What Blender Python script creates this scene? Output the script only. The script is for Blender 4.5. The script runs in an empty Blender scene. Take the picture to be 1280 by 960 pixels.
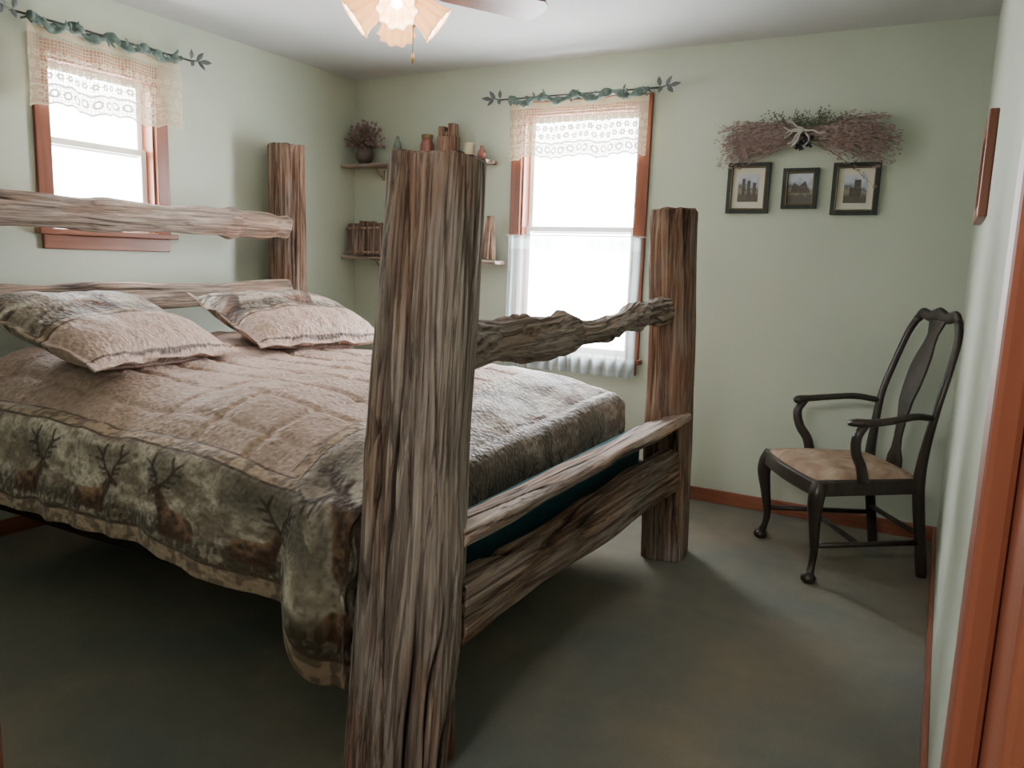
import bpy, math, random
import numpy as np
from mathutils import Vector, Matrix
random.seed(4); rng=np.random.default_rng(7)
W,D,H=3.665,4.24,2.44
# ------------------------------------------------------------ helpers
def S(r,g,b,a=1):
    f=lambda c:(c/255/12.92) if c/255<=.04045 else ((c/255+.055)/1.055)**2.4
    return (f(r),f(g),f(b),a)
_p=rng.permutation(256); _v=rng.random(256)
def vn(x,y,z):
    x,y,z=np.broadcast_arrays(np.asarray(x,float),np.asarray(y,float),np.asarray(z,float))
    xi=np.floor(x).astype(int);yi=np.floor(y).astype(int);zi=np.floor(z).astype(int)
    fx=x-xi;fy=y-yi;fz=z-zi
    fx=fx*fx*(3-2*fx);fy=fy*fy*(3-2*fy);fz=fz*fz*(3-2*fz)
    def h(a,b,c): return _v[_p[(_p[(_p[a&255]+b)&255]+c)&255]]
    c=[[[h(xi+i,yi+j,zi+k) for k in(0,1)] for j in(0,1)] for i in(0,1)]
    l=lambda a,b,t:a+(b-a)*t
    return l(l(l(c[0][0][0],c[1][0][0],fx),l(c[0][1][0],c[1][1][0],fx),fy),
             l(l(c[0][0][1],c[1][0][1],fx),l(c[0][1][1],c[1][1][1],fx),fy),fz)
def empty(name,loc=(0,0,0),rotz=0):
    o=bpy.data.objects.new(name,None);bpy.context.collection.objects.link(o)
    o.location=loc;o.rotation_euler=(0,0,rotz);o.empty_display_size=.1;return o
def mk(name,v,f,mat=None,parent=None,smooth=True,attrs=None,mw=None):
    me=bpy.data.meshes.new(name)
    me.from_pydata([tuple(map(float,p)) for p in v],[],[tuple(int(i) for i in q) for q in f])
    me.update()
    if smooth: me.polygons.foreach_set('use_smooth',[True]*len(me.polygons))
    if attrs:
        for k,a in attrs.items():
            a=np.asarray(a,float)
            if a.ndim==1:
                at=me.attributes.new(k,'FLOAT','POINT');at.data.foreach_set('value',a)
            else:
                if a.shape[1]==3:a=np.hstack([a,np.ones((len(a),1))])
                at=me.attributes.new(k,'FLOAT_COLOR','POINT');at.data.foreach_set('color',a.ravel())
    if mat: me.materials.append(mat)
    o=bpy.data.objects.new(name,me);bpy.context.collection.objects.link(o)
    if mw is not None:o.matrix_world=mw
    if parent:o.parent=parent
    return o
class MB:
    def __init__(s):s.v=[];s.f=[];s.m=[]
    def add(s,v,f,m=0):
        n=len(s.v);s.v+= [tuple(p) for p in v];s.f+=[tuple(i+n for i in q) for q in f];s.m+=[m]*len(f)
    def box(s,a,b,m=0):
        x0,y0,z0=a;x1,y1,z1=b
        s.add([(x0,y0,z0),(x1,y0,z0),(x1,y1,z0),(x0,y1,z0),(x0,y0,z1),(x1,y0,z1),(x1,y1,z1),(x0,y1,z1)],
              [(0,3,2,1),(4,5,6,7),(0,1,5,4),(1,2,6,5),(2,3,7,6),(3,0,4,7)],m)
    def tube(s,pts,rad,n=8,m=0):
        pts=[Vector(p) for p in pts]
        if not hasattr(rad,'__len__'):rad=[rad]*len(pts)
        vs=[];fs=[];up=None
        for i,p in enumerate(pts):
            d=(pts[min(i+1,len(pts)-1)]-pts[max(i-1,0)]).normalized()
            if up is None:
                up=Vector((0,0,1)) if abs(d.z)<.9 else Vector((0,1,0))
            a=d.cross(up)
            if a.length<1e-4:a=d.cross(Vector((1,.1,0)))
            a.normalize();b=a.cross(d).normalized();up=b
            r=rad[i];ra,rb=(r if hasattr(r,'__len__') else (r,r))
            for k in range(n):
                t=2*math.pi*k/n;vs.append(p+a*ra*math.cos(t)+b*rb*math.sin(t))
        for i in range(len(pts)-1):
            for k in range(n):
                fs.append((i*n+k,i*n+(k+1)%n,(i+1)*n+(k+1)%n,(i+1)*n+k))
        fs.append(tuple(range(n))[::-1]);fs.append(tuple(range((len(pts)-1)*n,len(pts)*n)))
        s.add(vs,fs,m)
    def rev(s,prof,c=(0,0,0),n=24,m=0,flute=0,nf=8,mat=None):
        vs=[];fs=[]
        for r,z in prof:
            for k in range(n):
                t=2*math.pi*k/n;rr=r*(1+flute*math.cos(nf*t))
                p=Vector((rr*math.cos(t),rr*math.sin(t),z))
                if mat: p=mat@p
                vs.append(Vector(c)+p)
        for i in range(len(prof)-1):
            for k in range(n):fs.append((i*n+k,i*n+(k+1)%n,(i+1)*n+(k+1)%n,(i+1)*n+k))
        s.add(vs,fs,m)
    def obj(s,name,mats,parent=None,smooth=True,bevel=0,mw=None,angle=40):
        o=mk(name,s.v,s.f,None,parent,smooth,mw=mw)
        if not isinstance(mats,(list,tuple)):mats=[mats]
        for m in mats:o.data.materials.append(m)
        o.data.polygons.foreach_set('material_index',s.m)
        if bevel:
            b=o.modifiers.new('b','BEVEL');b.width=bevel;b.segments=2;b.limit_method='ANGLE';b.angle_limit=math.radians(angle)
        return o
def smooth_path(pts,n=6):
    pts=[Vector(p) for p in pts];out=[]
    P=[pts[0]*2-pts[1]]+pts+[pts[-1]*2-pts[-2]]
    for i in range(1,len(P)-2):
        for k in range(n):
            t=k/n;a,b,c,d=P[i-1],P[i],P[i+1],P[i+2]
            out.append(.5*((2*b)+(c-a)*t+(2*a-5*b+4*c-d)*t*t+(3*b-a-3*c+d)*t**3))
    out.append(pts[-1]);return out
def interp(vals,n): return list(np.interp(np.linspace(0,len(vals)-1,n),range(len(vals)),vals))
def sst(x,a,b):
    t=np.clip((x-a)/(b-a),0,1);return t*t*(3-2*t)
# ------------------------------------------------------------ materials
class NT:
    def __init__(s,name):
        s.m=bpy.data.materials.new(name);s.m.use_nodes=True;s.t=s.m.node_tree;s.b=s.t.nodes['Principled BSDF'];s.out=s.t.nodes['Material Output']
    def n(s,typ): return s.t.nodes.new(typ)
    def l(s,a,b): s.t.links.new(a,b)
    def coord(s,scale=(1,1,1),rot=(0,0,0)):
        c=s.n('ShaderNodeTexCoord');m=s.n('ShaderNodeMapping');m.inputs['Scale'].default_value=scale;m.inputs['Rotation'].default_value=rot
        s.l(c.outputs['Object'],m.inputs[0]);return m.outputs[0]
    def noise(s,vec,scale,detail=4,rough=.55,dist=0):
        n=s.n('ShaderNodeTexNoise');n.inputs['Scale'].default_value=scale;n.inputs['Detail'].default_value=detail
        n.inputs['Roughness'].default_value=rough;n.inputs['Distortion'].default_value=dist;s.l(vec,n.inputs['Vector']);return n.outputs['Fac']
    def ramp(s,fac,stops):
        r=s.n('ShaderNodeValToRGB');e=r.color_ramp.elements
        while len(e)<len(stops):e.new(.5)
        for i,(p,c) in enumerate(stops):e[i].position=p;e[i].color=c
        s.l(fac,r.inputs[0]);return r.outputs[0]
    def mix(s,fac,a,b,mode='MIX'):
        m=s.n('ShaderNodeMix');m.data_type='RGBA';m.blend_type=mode
        for x,i in((fac,0),(a,6),(b,7)):
            if hasattr(x,'is_output'):s.l(x,m.inputs[i])
            else:m.inputs[i].default_value=x
        return m.outputs[2]
    def math(s,op,a,b=0):
        m=s.n('ShaderNodeMath');m.operation=op
        for x,i in((a,0),(b,1)):
            if hasattr(x,'is_output'):s.l(x,m.inputs[i])
            else:m.inputs[i].default_value=x
        return m.outputs[0]
    def bump(s,h,strength=.3,dist=.01):
        b=s.n('ShaderNodeBump');b.inputs['Strength'].default_value=strength;b.inputs['Distance'].default_value=dist
        s.l(h,b.inputs['Height']);s.l(b.outputs[0],s.b.inputs['Normal'])
    def base(s,c,rough=.6,spec=.3):
        if hasattr(c,'is_output'):s.l(c,s.b.inputs['Base Color'])
        else:s.b.inputs['Base Color'].default_value=c
        s.b.inputs['Roughness'].default_value=rough;s.b.inputs['Specular IOR Level'].default_value=spec;return s.m
def simple(name,c,rough=.5,spec=.3,var=.15,sc=20,bump=0,metal=0):
    t=NT(name);v=t.coord();n=t.noise(v,sc,5)
    c2=tuple(x*(1-var) for x in c[:3])+(1,);c3=tuple(min(1,x*(1+var)) for x in c[:3])+(1,)
    col=t.ramp(n,[(.3,c2),(.7,c3)])
    if bump:t.bump(n,bump,.004)
    t.b.inputs['Metallic'].default_value=metal
    return t.base(col,rough,spec)
def wood_trim(name,c1,c2,rough=.35,axis=2,sc=18):
    t=NT(name);s=[1,1,1];s[axis]=.06;v=t.coord(tuple(s));n=t.noise(v,sc,7,.6,.4);n2=t.noise(v,sc*4,4)
    col=t.mix(t.math('MULTIPLY',n2,.35),t.ramp(n,[(.3,c1),(.68,c2)]),c1);t.bump(n2,.08,.002);return t.base(col,rough,.4)
def weathered(name,tone=1.0,warm=0.0,lines=.6):
    t=NT(name);v=t.coord((1,1,.04));v2=t.coord((1,1,.2));v3=t.coord((1,1,.35))
    a=t.noise(v,60,8,.66,.35);b=t.noise(v2,9,5,.6,.6);p=t.noise(v3,3.4,4,.55,.5);fine=t.noise(v,210,4,.7)
    rid=t.noise(t.coord((1,1,.03)),26,5,.6,.5);red=t.noise(t.coord((1,1,.12)),7,5,.6,.8)
    k=lambda r,g,bl:tuple(min(.9,x*tone) for x in S(r,g,bl)[:3])+(1,)
    g=t.ramp(a,[(.25,k(82,71,65)),(.42,k(136,122,113)),(.58,k(167,153,143)),(.76,k(202,190,178))])
    w=t.ramp(a,[(.25,k(76,54,44)),(.44,k(132,101,83)),(.6,k(166,134,112)),(.8,k(196,172,150))])
    f=t.ramp(p,[(.48-warm*.25,(0,0,0,1)),(.64-warm*.2,(1,1,1,1))])
    c=t.mix(f,g,w)
    c=t.mix(t.math('MULTIPLY',t.ramp(red,[(.56,(0,0,0,1)),(.68,(1,1,1,1))]),.45),c,k(142,88,68))
    c=t.mix(.46,c,t.ramp(b,[(.3,(.38,.36,.36,1)),(.6,(1,1,1,1))]),'MULTIPLY')
    ln=t.ramp(rid,[(.460,(1,1,1,1)),(.488,(.22,.18,.16,1)),(.512,(.22,.18,.16,1)),(.54,(1,1,1,1))])
    c=t.mix(lines,c,ln,'MULTIPLY')
    at=t.n('ShaderNodeAttribute');at.attribute_name='crack'
    c=t.mix(at.outputs['Fac'],c,S(38,29,25))
    h=t.math('ADD',t.math('ADD',t.math('MULTIPLY',a,.7),t.math('MULTIPLY',fine,.4)),t.math('MULTIPLY',ln,.4));t.bump(h,.65,.008)
    return t.base(c,.85,.15)
t=NT('wall_paint_sage');v=t.coord();n=t.noise(v,1.4,4);n2=t.noise(v,120,3)
m_wall=t.base(t.ramp(n,[(.3,S(179,188,173)),(.7,S(186,195,180))]),.55,.3);t.bump(n2,.06,.002)
t=NT('ceiling_paint');v=t.coord();n=t.noise(v,2,4);n2=t.noise(v,90,3)
m_ceil=t.base(t.ramp(n,[(.3,S(182,185,185)),(.7,S(192,194,194))]),.8,.2);t.bump(n2,.1,.003)
t=NT('carpet');v=t.coord();n=t.noise(v,1.5,4,.55,.4);n2=t.noise(v,320,3,.7);n3=t.noise(v,12,4)
c=t.ramp(n,[(.32,S(120,124,118)),(.5,S(134,130,118)),(.68,S(146,137,120))])
c=t.mix(.18,c,t.ramp(n3,[(.3,(.5,.5,.5,1)),(.7,(1,1,1,1))]),'MULTIPLY')
c=t.mix(.35,c,t.ramp(n2,[(.3,(.4,.4,.4,1)),(.65,(1,1,1,1))]),'MULTIPLY')
m_carpet=t.base(c,.98,.05);t.bump(t.math('ADD',n2,t.math('MULTIPLY',n3,.4)),.6,.010)
m_trimz=wood_trim('stained_trim_vertical',S(104,56,40),S(150,90,66),.35,2)
m_trimx=wood_trim('stained_trim_x',S(112,64,48),S(154,100,76),.35,0)
m_trimy=wood_trim('stained_trim_y',S(112,64,48),S(154,100,76),.35,1)
m_wood=weathered('weathered_log',1.03,.08);m_wood2=weathered('weathered_log_pale',1.32,.15,.45);m_wood3=weathered('weathered_log_brown',.95,.55)
m_dark=wood_trim('dark_stained_wood',S(38,33,30),S(66,56,50),.3,2,25)
m_black=simple('black_frame',S(44,50,46),.4,.4);m_gold=simple('gold_bead',S(130,112,76),.45,.4,metal=.3)
m_vinyl=simple('white_vinyl',S(235,238,236),.4,.4,.03)
t=NT('window_glass')
tr=t.n('ShaderNodeBsdfTransparent');gs=t.n('ShaderNodeBsdfGlossy');gs.inputs['Roughness'].default_value=.05
mx=t.n('ShaderNodeMixShader');mx.inputs[0].default_value=.04;t.l(tr.outputs[0],mx.inputs[1]);t.l(gs.outputs[0],mx.inputs[2]);t.l(mx.outputs[0],t.out.inputs[0]);m_glass=t.m
# ------------------------------------------------------------ room shell
def shell(name,boxes,mat):
    b=MB()
    for a,c in boxes:b.box(a,c)
    return b.obj(name,mat,smooth=False)
T=.12
wx0,wx1,wz0,wz1=1.29,2.02,.76,2.15
shell('wall_back',[((-T,D,0),(wx0,D+T,H)),((wx1,D,0),(W+T,D+T,H)),((wx0,D,0),(wx1,D+T,wz0)),((wx0,D,wz1),(wx1,D+T,H))],m_wall)
ly0,ly1,lz0,lz1=2.16,2.70,1.37,2.12
shell('wall_left',[((-T,.45,0),(0,ly0,H)),((-T,ly1,0),(0,D,H)),((-T,ly0,0),(0,ly1,lz0)),((-T,ly0,lz1),(0,ly1,H))],m_wall)
shell('wall_right',[((W,.30,0),(W+T,D,H))],m_wall)
dx0,dx1=2.640,3.6258
shell('wall_front',[((-T,.32,0),(dx0,.44,H)),((dx1,.32,0),(W,.44,H)),((dx0,.32,2.05),(dx1,.44,H))],m_wall)
shell('floor',[((-T,-2.2,-.06),(W+T+.6,D+T,0))],m_carpet)
shell('ceiling',[((-T,-2.2,H),(W+T+.6,D+T,H+.06))],m_ceil)
shell('wall_hall_left',[((1.6,-2.2,0),(1.7,.32,H))],m_wall)
shell('wall_hall_right',[((W+T+.5,-2.2,0),(W+T+.6,.30,H)),((W+T,.20,0),(W+T+.5,.30,H))],m_wall)
shell('wall_hall_end',[((1.6,-2.3,0),(W+T+.6,-2.2,H))],m_wall)
def board(name,a,b,mat,bev=.004):
    q=MB();q.box(a,b);return q.obj(name,mat,bevel=bev,smooth=False)
board('baseboard_back',(0,D-.016,0),(W,D,.075),m_trimx)
board('baseboard_left',(0,.45,0),(.016,D-.016,.075),m_trimy)
board('baseboard_right',(W-.016,1.98,0),(W,D-.016,.075),m_trimy)
q=MB();q.box((dx1-.016,.30,0),(dx1,.46,2.05));q.box((dx1-.012,.44,0),(W-.005,.462,2.12));q.box((dx1-.012,.30,0),(W+.06,.318,2.12))
q.box((dx0,.30,0),(dx0+.016,.46,2.05));q.box((dx0-.07,.44,0),(dx0+.012,.462,2.12));q.box((dx0-.07,.30,0),(dx0+.012,.318,2.12))
q.box((dx0,.30,2.034),(dx1,.46,2.05));q.box((dx1-.028,.36,0),(dx1-.016,.40,2.03))
q.obj('trim_1',m_trimz,bevel=.003,smooth=False)
def window(name,M,w,h,casing_w):
    e=empty(name)
    q=MB();c=casing_w
    q.box((-c,-.02,-.02),(0,0,h+c));q.box((w,-.02,-.02),(w+c,0,h+c));
    q.obj('casing_sides',m_trimz,e,False,.004,mw=M)
    q=MB();q.box((0,-.02,h),(w,0,h+c));q.box((-c-.02,-.05,-.03),(w+c+.02,.1,-.003));q.box((-c+.01,-.02,-.095),(w+c-.01,0,-.03))
    q.obj('header_sill_apron',m_trimx,e,False,.004,mw=M)
    q=MB();q.box((0,0,0),(.012,.09,h));q.box((w-.012,0,0),(w,.09,h));q.box((0,0,h-.012),(w,.09,h));q.obj('jamb',m_trimz,e,False,mw=M)
    q=MB();s=.03;mid=h*.52
    for (z0,z1,y) in ((0,mid+.02,.05),(mid-.02,h-.012,.075)):
        q.box((.012,y,z0),(.012+s,y+.02,z1));q.box((w-.012-s,y,z0),(w-.012,y+.02,z1))
        q.box((.012+s,y,z0),(w-.012-s,y+.02,z0+s+.005));q.box((.012+s,y,z1-s),(w-.012-s,y+.02,z1))
    q.obj('sash',m_vinyl,e,False,.003,mw=M)
    q=MB();q.box((.02,.06,.02),(w-.02,.063,h-.02));q.obj('glass',m_glass,e,False,mw=M)
    return e
window('window_1',Matrix.Translation((wx0,D,wz0)),wx1-wx0,wz1-wz0,.068)
ML=Matrix.Translation((0,ly0,lz0))@Matrix.Rotation(math.pi/2,4,'Z')
window('window_2',ML,ly1-ly0,lz1-lz0,.068)
# ------------------------------------------------------------ rustic logs
def log(name,p0,p1,ra,rb,e=2.6,na=96,nl=140,taper=(1,1),wob=.008,rid=.003,crack=.012,seed=0,twist=.0,mat=None,parent=None,spin=0,rfun=None,path=None,cut=.006,cth=14,kf=1.0,warp=1.6):
    p0=Vector(p0);p1=Vector(p1);L=(p1-p0).length
    t=np.linspace(0,1,nl)[:,None];th=(np.linspace(0,2*np.pi,na,endpoint=False))[None,:]
    r0=(np.abs(np.cos(th-spin)/ra)**e+np.abs(np.sin(th-spin)/rb)**e)**(-1/e)
    s=taper[0]+(taper[1]-taper[0])*t
    if rfun is not None:s=s*rfun(t)
    r=r0*s;z=t*L+0*th
    tw=th+twist*z
    X=r*np.cos(tw);Y=r*np.sin(tw);o=seed*13.7
    low=(vn(X*7+o,Y*7,z*2.2)-.5)*2*wob+(vn(X*16+o,Y*16,z*5)-.5)*wob
    wp=(vn(X*5,Y*5+o,z*1.8)-.5)*warp
    rd=((vn(X*70*kf+wp*3+o,Y*70*kf,z*2)-.5)*1.2+(vn(X*130*kf+wp*5,Y*130*kf+o,z*3.5)-.5)*.8)*2*rid
    n1=vn(X*26*kf+wp+o,Y*26*kf+wp,z*.9);mask=np.clip((vn(X*9+o,Y*9,z*1.1+3)-.42)*5,0,1)
    c1=np.clip(1-np.abs(n1-.5)*cth,0,1)*mask
    n2=vn(X*60*kf+wp*2,Y*60*kf+o,z*1.6+9);m2=np.clip((vn(X*12,Y*12+o,z*2)-.38)*5,0,1)
    c2=np.clip(1-np.abs(n2-.5)*10,0,1)*m2
    n3=vn(X*110*kf+wp*3,Y*110*kf+o,z*3+4);c3=np.clip(1-np.abs(n3-.5)*9,0,1)*np.clip((vn(X*8+o,Y*8,z*3)-.4)*5,0,1)
    endf=np.clip((1-t)*L/.03,.3,1)
    rr=r+low+(rd-c1*crack-c2*crack*.35-c3*crack*.12)*endf
    cx=np.zeros_like(t);cy=np.zeros_like(t)
    if path is not None:cx,cy=path(t)
    VX=rr*np.cos(th)+cx;VY=rr*np.sin(th)+cy;VZ=z.copy()
    edge=(vn(VX*22+o,VY*22,0)-.5)*cut*2
    VZ=VZ+edge*np.clip((t-.9)*10,0,1)
    cr=np.clip(c1*.9+c2*.6+c3*.35,0,1)
    vs=np.stack([VX,VY,VZ],-1).reshape(-1,3);col=cr.reshape(-1)
    V=[vs];C=[col];F=[]
    i=np.arange(nl-1)[:,None]*na;k=np.arange(na)[None,:];k2=(k+1)%na
    F+=np.stack([i+k,i+k2,i+na+k2,i+na+k],-1).reshape(-1,4).tolist()
    n=nl*na
    for end in (0,1):
        ring=vs[:na] if end==0 else vs[-na:];base=0 if end==0 else (nl-1)*na
        cen=ring.mean(0);sg=-1 if end==0 else 1
        for fct in (.965,.75,.45,.15):
            R=cen+(ring-cen)*fct
            R[:,2]=ring[:,2]*fct+cen[2]*(1-fct)+sg*.006*(1 if end else 0)+(vn(R[:,0]*60+o,R[:,1]*60,end)-.5)*.006*(1 if end else 0)
            V.append(R);C.append(np.clip((vn(R[:,0]*40,R[:,1]*40+o,5)-.6)*3,0,.8))
            for kk in range(na):
                a,b=base+kk,base+(kk+1)%na;c_,d=n+(kk+1)%na,n+kk
                F.append((a,b,c_,d) if end else (b,a,d,c_))
            base=n;n+=na
        F.append(tuple(range(base,base+na)) if end else tuple(range(base,base+na))[::-1])
    q=(p1-p0).to_track_quat('Z','Y');mw=Matrix.Translation(p0)@q.to_matrix().to_4x4()
    return mk(name,np.vstack(V),F,mat,parent,True,{'crack':np.concatenate(C)},mw)
bed=empty('rustic_log_bed')
log('foot_post_near',(2.46,1.51,0),(2.535,1.52,1.515),.125,.118,e=2.8,na=300,nl=460,taper=(1.14,.90),wob=.009,rid=.0032,crack=.018,seed=1,twist=.16,mat=m_wood,parent=bed,spin=.25,warp=1.4)
log('foot_post_far',(2.585,3.33,0),(2.53,3.33,1.525),.105,.095,e=4.0,na=160,nl=240,taper=(1.0,.98),wob=.009,rid=.002,crack=.012,seed=2,twist=.1,mat=m_wood3,parent=bed,spin=.1)
log('head_post_far',(.17,3.44,0),(.17,3.44,1.90),.095,.10,e=3.2,na=110,nl=200,taper=(1.05,.97),seed=3,mat=m_wood3,parent=bed,wob=.006)
log('head_post_near',(.17,1.44,0),(.17,1.44,1.90),.095,.10,e=3.2,na=90,nl=150,seed=4,mat=m_wood3,parent=bed)
def rk(t):
    k=np.zeros_like(t)
    for c,w,a in((.2,.03,.12),(.45,.04,.14),(.62,.05,-.10),(.8,.025,.18),(.97,.03,-.2)):k+=a*np.exp(-((t-c)/w)**2)
    return 1+k
log('head_rail_upper',(.30,1.30,1.43),(.29,3.31,1.435),.045,.070,e=2.8,na=110,nl=240,wob=.014,rid=.002,crack=.010,seed=5,mat=m_wood2,parent=bed,rfun=rk,spin=.4)
log('head_rail_lower',(.29,1.32,1.06),(.28,3.31,1.075),.05,.062,e=2.8,na=110,nl=220,wob=.013,rid=.002,crack=.010,seed=6,mat=m_wood2,parent=bed)
def rf(t):
    k=np.zeros_like(t)
    for c,w,a in((.06,.04,.15),(.17,.03,-.10),(.26,.03,.2),(.33,.025,.10),(.40,.03,.32),(.50,.05,-.08),(.60,.03,.12),(.68,.03,-.06),(.76,.035,.24),(.84,.03,-.05),(.90,.03,.2)):
        k+=a*np.exp(-((t-c)/w)**2)
    return 1.0+k-.12*(t-.3)
def pf(t): return .012*np.sin(t*9),(.014*np.sin(t*7+1)+.010*np.exp(-((t-.40)/.05)**2)+.010*np.exp(-((t-.78)/.1)**2))
log('foot_rail_log',(2.51,1.56,1.055),(2.555,3.30,1.095),.053,.057,e=2.0,na=130,nl=360,wob=.016,rid=.004,crack=.014,seed=8,twist=1.2,mat=m_wood,parent=bed,rfun=rf,path=pf)
log('foot_slab',(2.55,1.54,.60),(2.575,3.30,.62),.090,.022,e=3.6,na=150,nl=320,wob=.020,rid=.004,crack=.010,seed=9,mat=m_wood2,parent=bed,spin=-.32)
log('foot_beam',(2.575,1.56,.415),(2.605,3.28,.410),.045,.088,e=4.5,na=170,nl=320,taper=(1.02,.98),wob=.018,rid=.0035,crack=.013,seed=10,mat=m_wood3,parent=bed)
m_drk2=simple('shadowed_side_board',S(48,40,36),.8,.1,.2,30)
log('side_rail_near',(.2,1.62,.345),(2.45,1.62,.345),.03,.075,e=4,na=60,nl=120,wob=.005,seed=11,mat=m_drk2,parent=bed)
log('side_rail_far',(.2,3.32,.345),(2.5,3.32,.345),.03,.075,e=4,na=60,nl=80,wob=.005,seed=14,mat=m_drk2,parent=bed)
m_teal=simple('teal_box_spring',S(46,84,92),.9,.1,.2,60)
m_mat=simple('mattress_ticking',S(190,185,175),.9,.1)
q=MB();q.box((.33,1.68,.30),(2.46,3.28,.50));q.obj('box_spring',m_teal,bed,bevel=.02)
q=MB();q.box((.33,1.62,.50),(2.30,3.25,.66));q.obj('mattress',m_mat,bed,bevel=.05)
q=MB();q.box((2.46,1.70,.50),(2.50,3.22,.60));q.obj('foot_board_liner',m_teal,bed,bevel=.01)
q=MB()
for x in(.9,1.6,2.2):
    for y in(2.1,2.9):q.box((x-.03,y-.03,0),(x+.03,y+.03,.27))
q.box((.3,2.05,.26),(2.45,2.15,.30));q.box((.3,2.85,.26),(2.45,2.95,.30));q.obj('slats_and_feet',m_dark,bed,bevel=.004)
# ------------------------------------------------------------ textile print
def cap(x,y,ax,ay,bx,by,r0,r1):
    dx,dy=bx-ax,by-ay;t=np.clip(((x-ax)*dx+(y-ay)*dy)/(dx*dx+dy*dy),0,1)
    return np.hypot(x-ax-t*dx,y-ay-t*dy)-(r0+(r1-r0)*t)
def elk(x,y):
    b=np.minimum.reduce([cap(x,y,-.40,.22,.16,.26,.17,.19),cap(x,y,-.45,.10,.25,.06,.09,.10),cap(x,y,.18,.30,.46,.66,.17,.085),cap(x,y,.47,.70,.70,.61,.075,.04),cap(x,y,.42,.77,.32,.85,.035,.015)])
    a=[]
    for P in([(.5,.76),(.56,.95),(.74,1.12),(.72,1.38)],[(.46,.76),(.26,.93),(.14,1.13),(.22,1.38)]):
        for i in range(3):a.append(cap(x,y,*P[i],*P[i+1],.034,.026))
    for s in([.56,.93,.76,.92],[.66,1.03,.90,1.06],[.73,1.14,.96,1.26],[.54,.82,.74,.83],[.29,.9,.06,.9],[.18,1.07,-.06,1.07],[.14,1.15,-.06,1.3],[.40,.82,.18,.79]):
        a.append(cap(x,y,*s,.028,.016))
    return b,np.minimum.reduce(a)
def L3(*c):return np.array(S(*c)[:3])
def mixc(a,b,f):f=np.asarray(f)[...,None];return a*(1-f)+b*f
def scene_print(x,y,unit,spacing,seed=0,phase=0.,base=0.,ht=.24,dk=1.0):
    n=vn(x*7+seed,y*18,1.5)*.6+vn(x*28,y*50+seed,3)*.4
    c=mixc(L3(136,120,106),L3(206,192,176),np.clip((n-.33)*2.8,0,1))
    tr=np.clip((vn(x*10+5,y*6,2)-.58)*7,0,1)*np.clip((y-ht*.45)/.05,0,1);c=mixc(c,L3(100,92,80),tr*.75)
    n4=vn(x*110,y*110,6);c=mixc(c,L3(100,84,70),np.clip((n4-.55)*4,0,1)*.5)
    g=vn(x*90,y*60,7);c=mixc(c,L3(78,66,54),np.clip((.065-y+.03*vn(x*15,0,0))/.03,0,1)*(.4+.5*(g>.45)))
    i=np.round((x-phase)/spacing);lx=(x-phase-i*spacing)/unit;fl=np.where(i.astype(int)%3==1,-1,1);lx=lx*fl+.12;lyy=(y-base)/unit
    b,a=elk(lx,lyy)
    bc=mixc(L3(82,56,44),L3(162,124,98),np.clip((lyy-.1)*1.8+(vn(x*60,y*60,4)-.5)*1.0,0,1))
    bc=mixc(bc,L3(60,42,34),np.clip((lx-.15)*5,0,.85))
    c=mixc(c,bc,np.clip(.7-b/.05,0,1));c=mixc(c,L3(66,50,42),np.clip(.7-a/.03,0,1)*.9)
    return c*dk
def band_print(s,w):
    return mixc(L3(174,148,126),L3(104,86,72),np.clip((vn(s*60,w*60,2)-.42)*5,0,1)*.75)
def tan_print(x,y):
    n=vn(x*110,y*110,1);return mixc(L3(160,132,118),L3(194,168,154),n)
# comforter
x0c,xf,y0,y1=.36,2.315,1.545,3.27
sideD=.37;footD=.40
a1=np.linspace(x0c,xf+footD,620)
b1=np.concatenate([np.linspace(y0-sideD,y0+.03,110),np.linspace(y0+.03,y1,210)[1:],np.linspace(y1,y1+.3,24)[1:]])
PX,PY=np.meshgrid(a1,b1,indexing='ij')
ex=np.maximum(0,PX-xf);ey=np.maximum(0,y0-PY);ey2=np.maximum(0,PY-y1)
drop=1+.45*sst(PX,2.12,2.27)
eyy=ey*drop-ey2
d=np.hypot(ex,eyy);dd=np.maximum(d,1e-6);ux=ex/dd;uy=-eyy/dd
cx_=np.minimum(PX,xf);cy_=np.clip(PY,y0,y1)
din=np.minimum.reduce([xf+.03-cx_,cy_-y0,y1-cy_]);dr=.34
fall=.105*np.clip(1-din/dr,0,1)**2.2
zt=.835-fall-.05*sst(cx_,1.5,2.3)*np.clip((y1-cy_)/1.5,0,1)-.015*sst(cx_,1.8,2.3)
zt+=.05*np.clip((1.15-cx_)/.5,0,1)**1.5*np.clip(din/.15,0,1)
zt+=(vn(PX*3,PY*3,5)-.5)*.022+(vn(PX*9,PY*8,8)-.5)*.013+(vn(PX*20,PY*17,2)-.5)*.006
Rr=.06;arc=Rr*np.pi/2
out=np.where(d<arc,Rr*np.sin(np.minimum(d,arc)/Rr),Rr);dn=np.where(d<arc,Rr*(1-np.cos(np.minimum(d,arc)/Rr)),Rr+(d-arc))
rip=np.clip(d/.3,0,1)
out=out+rip*(.012*np.sin(PX*11+1.5)+.030*(vn(PX*5,PY*2,3)-.3)+.006*np.sin(PX*31+2*np.sin(PX*5))+.05*(ey>0)*(ex<=0)*sst(2.3-PX,0,.1))
out=out+rip*(ey>0)*(.05*np.exp(-((PX-2.20)/.07)**2)+.02*np.exp(-((PX-2.36)/.06)**2)-.03*np.exp(-((PX-2.08)/.06)**2))
out=np.where((ex>0)&(ey<=0),np.minimum(out,.09),out)
X=cx_+ux*out;Y=cy_+uy*out;Z=zt-dn*(1-.03*rip)
Z+=.010*np.sin(PX*6.)*rip*(ey>0)
lim=np.where(Y<1.68,2.33+.0*Y,2.44)
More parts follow.
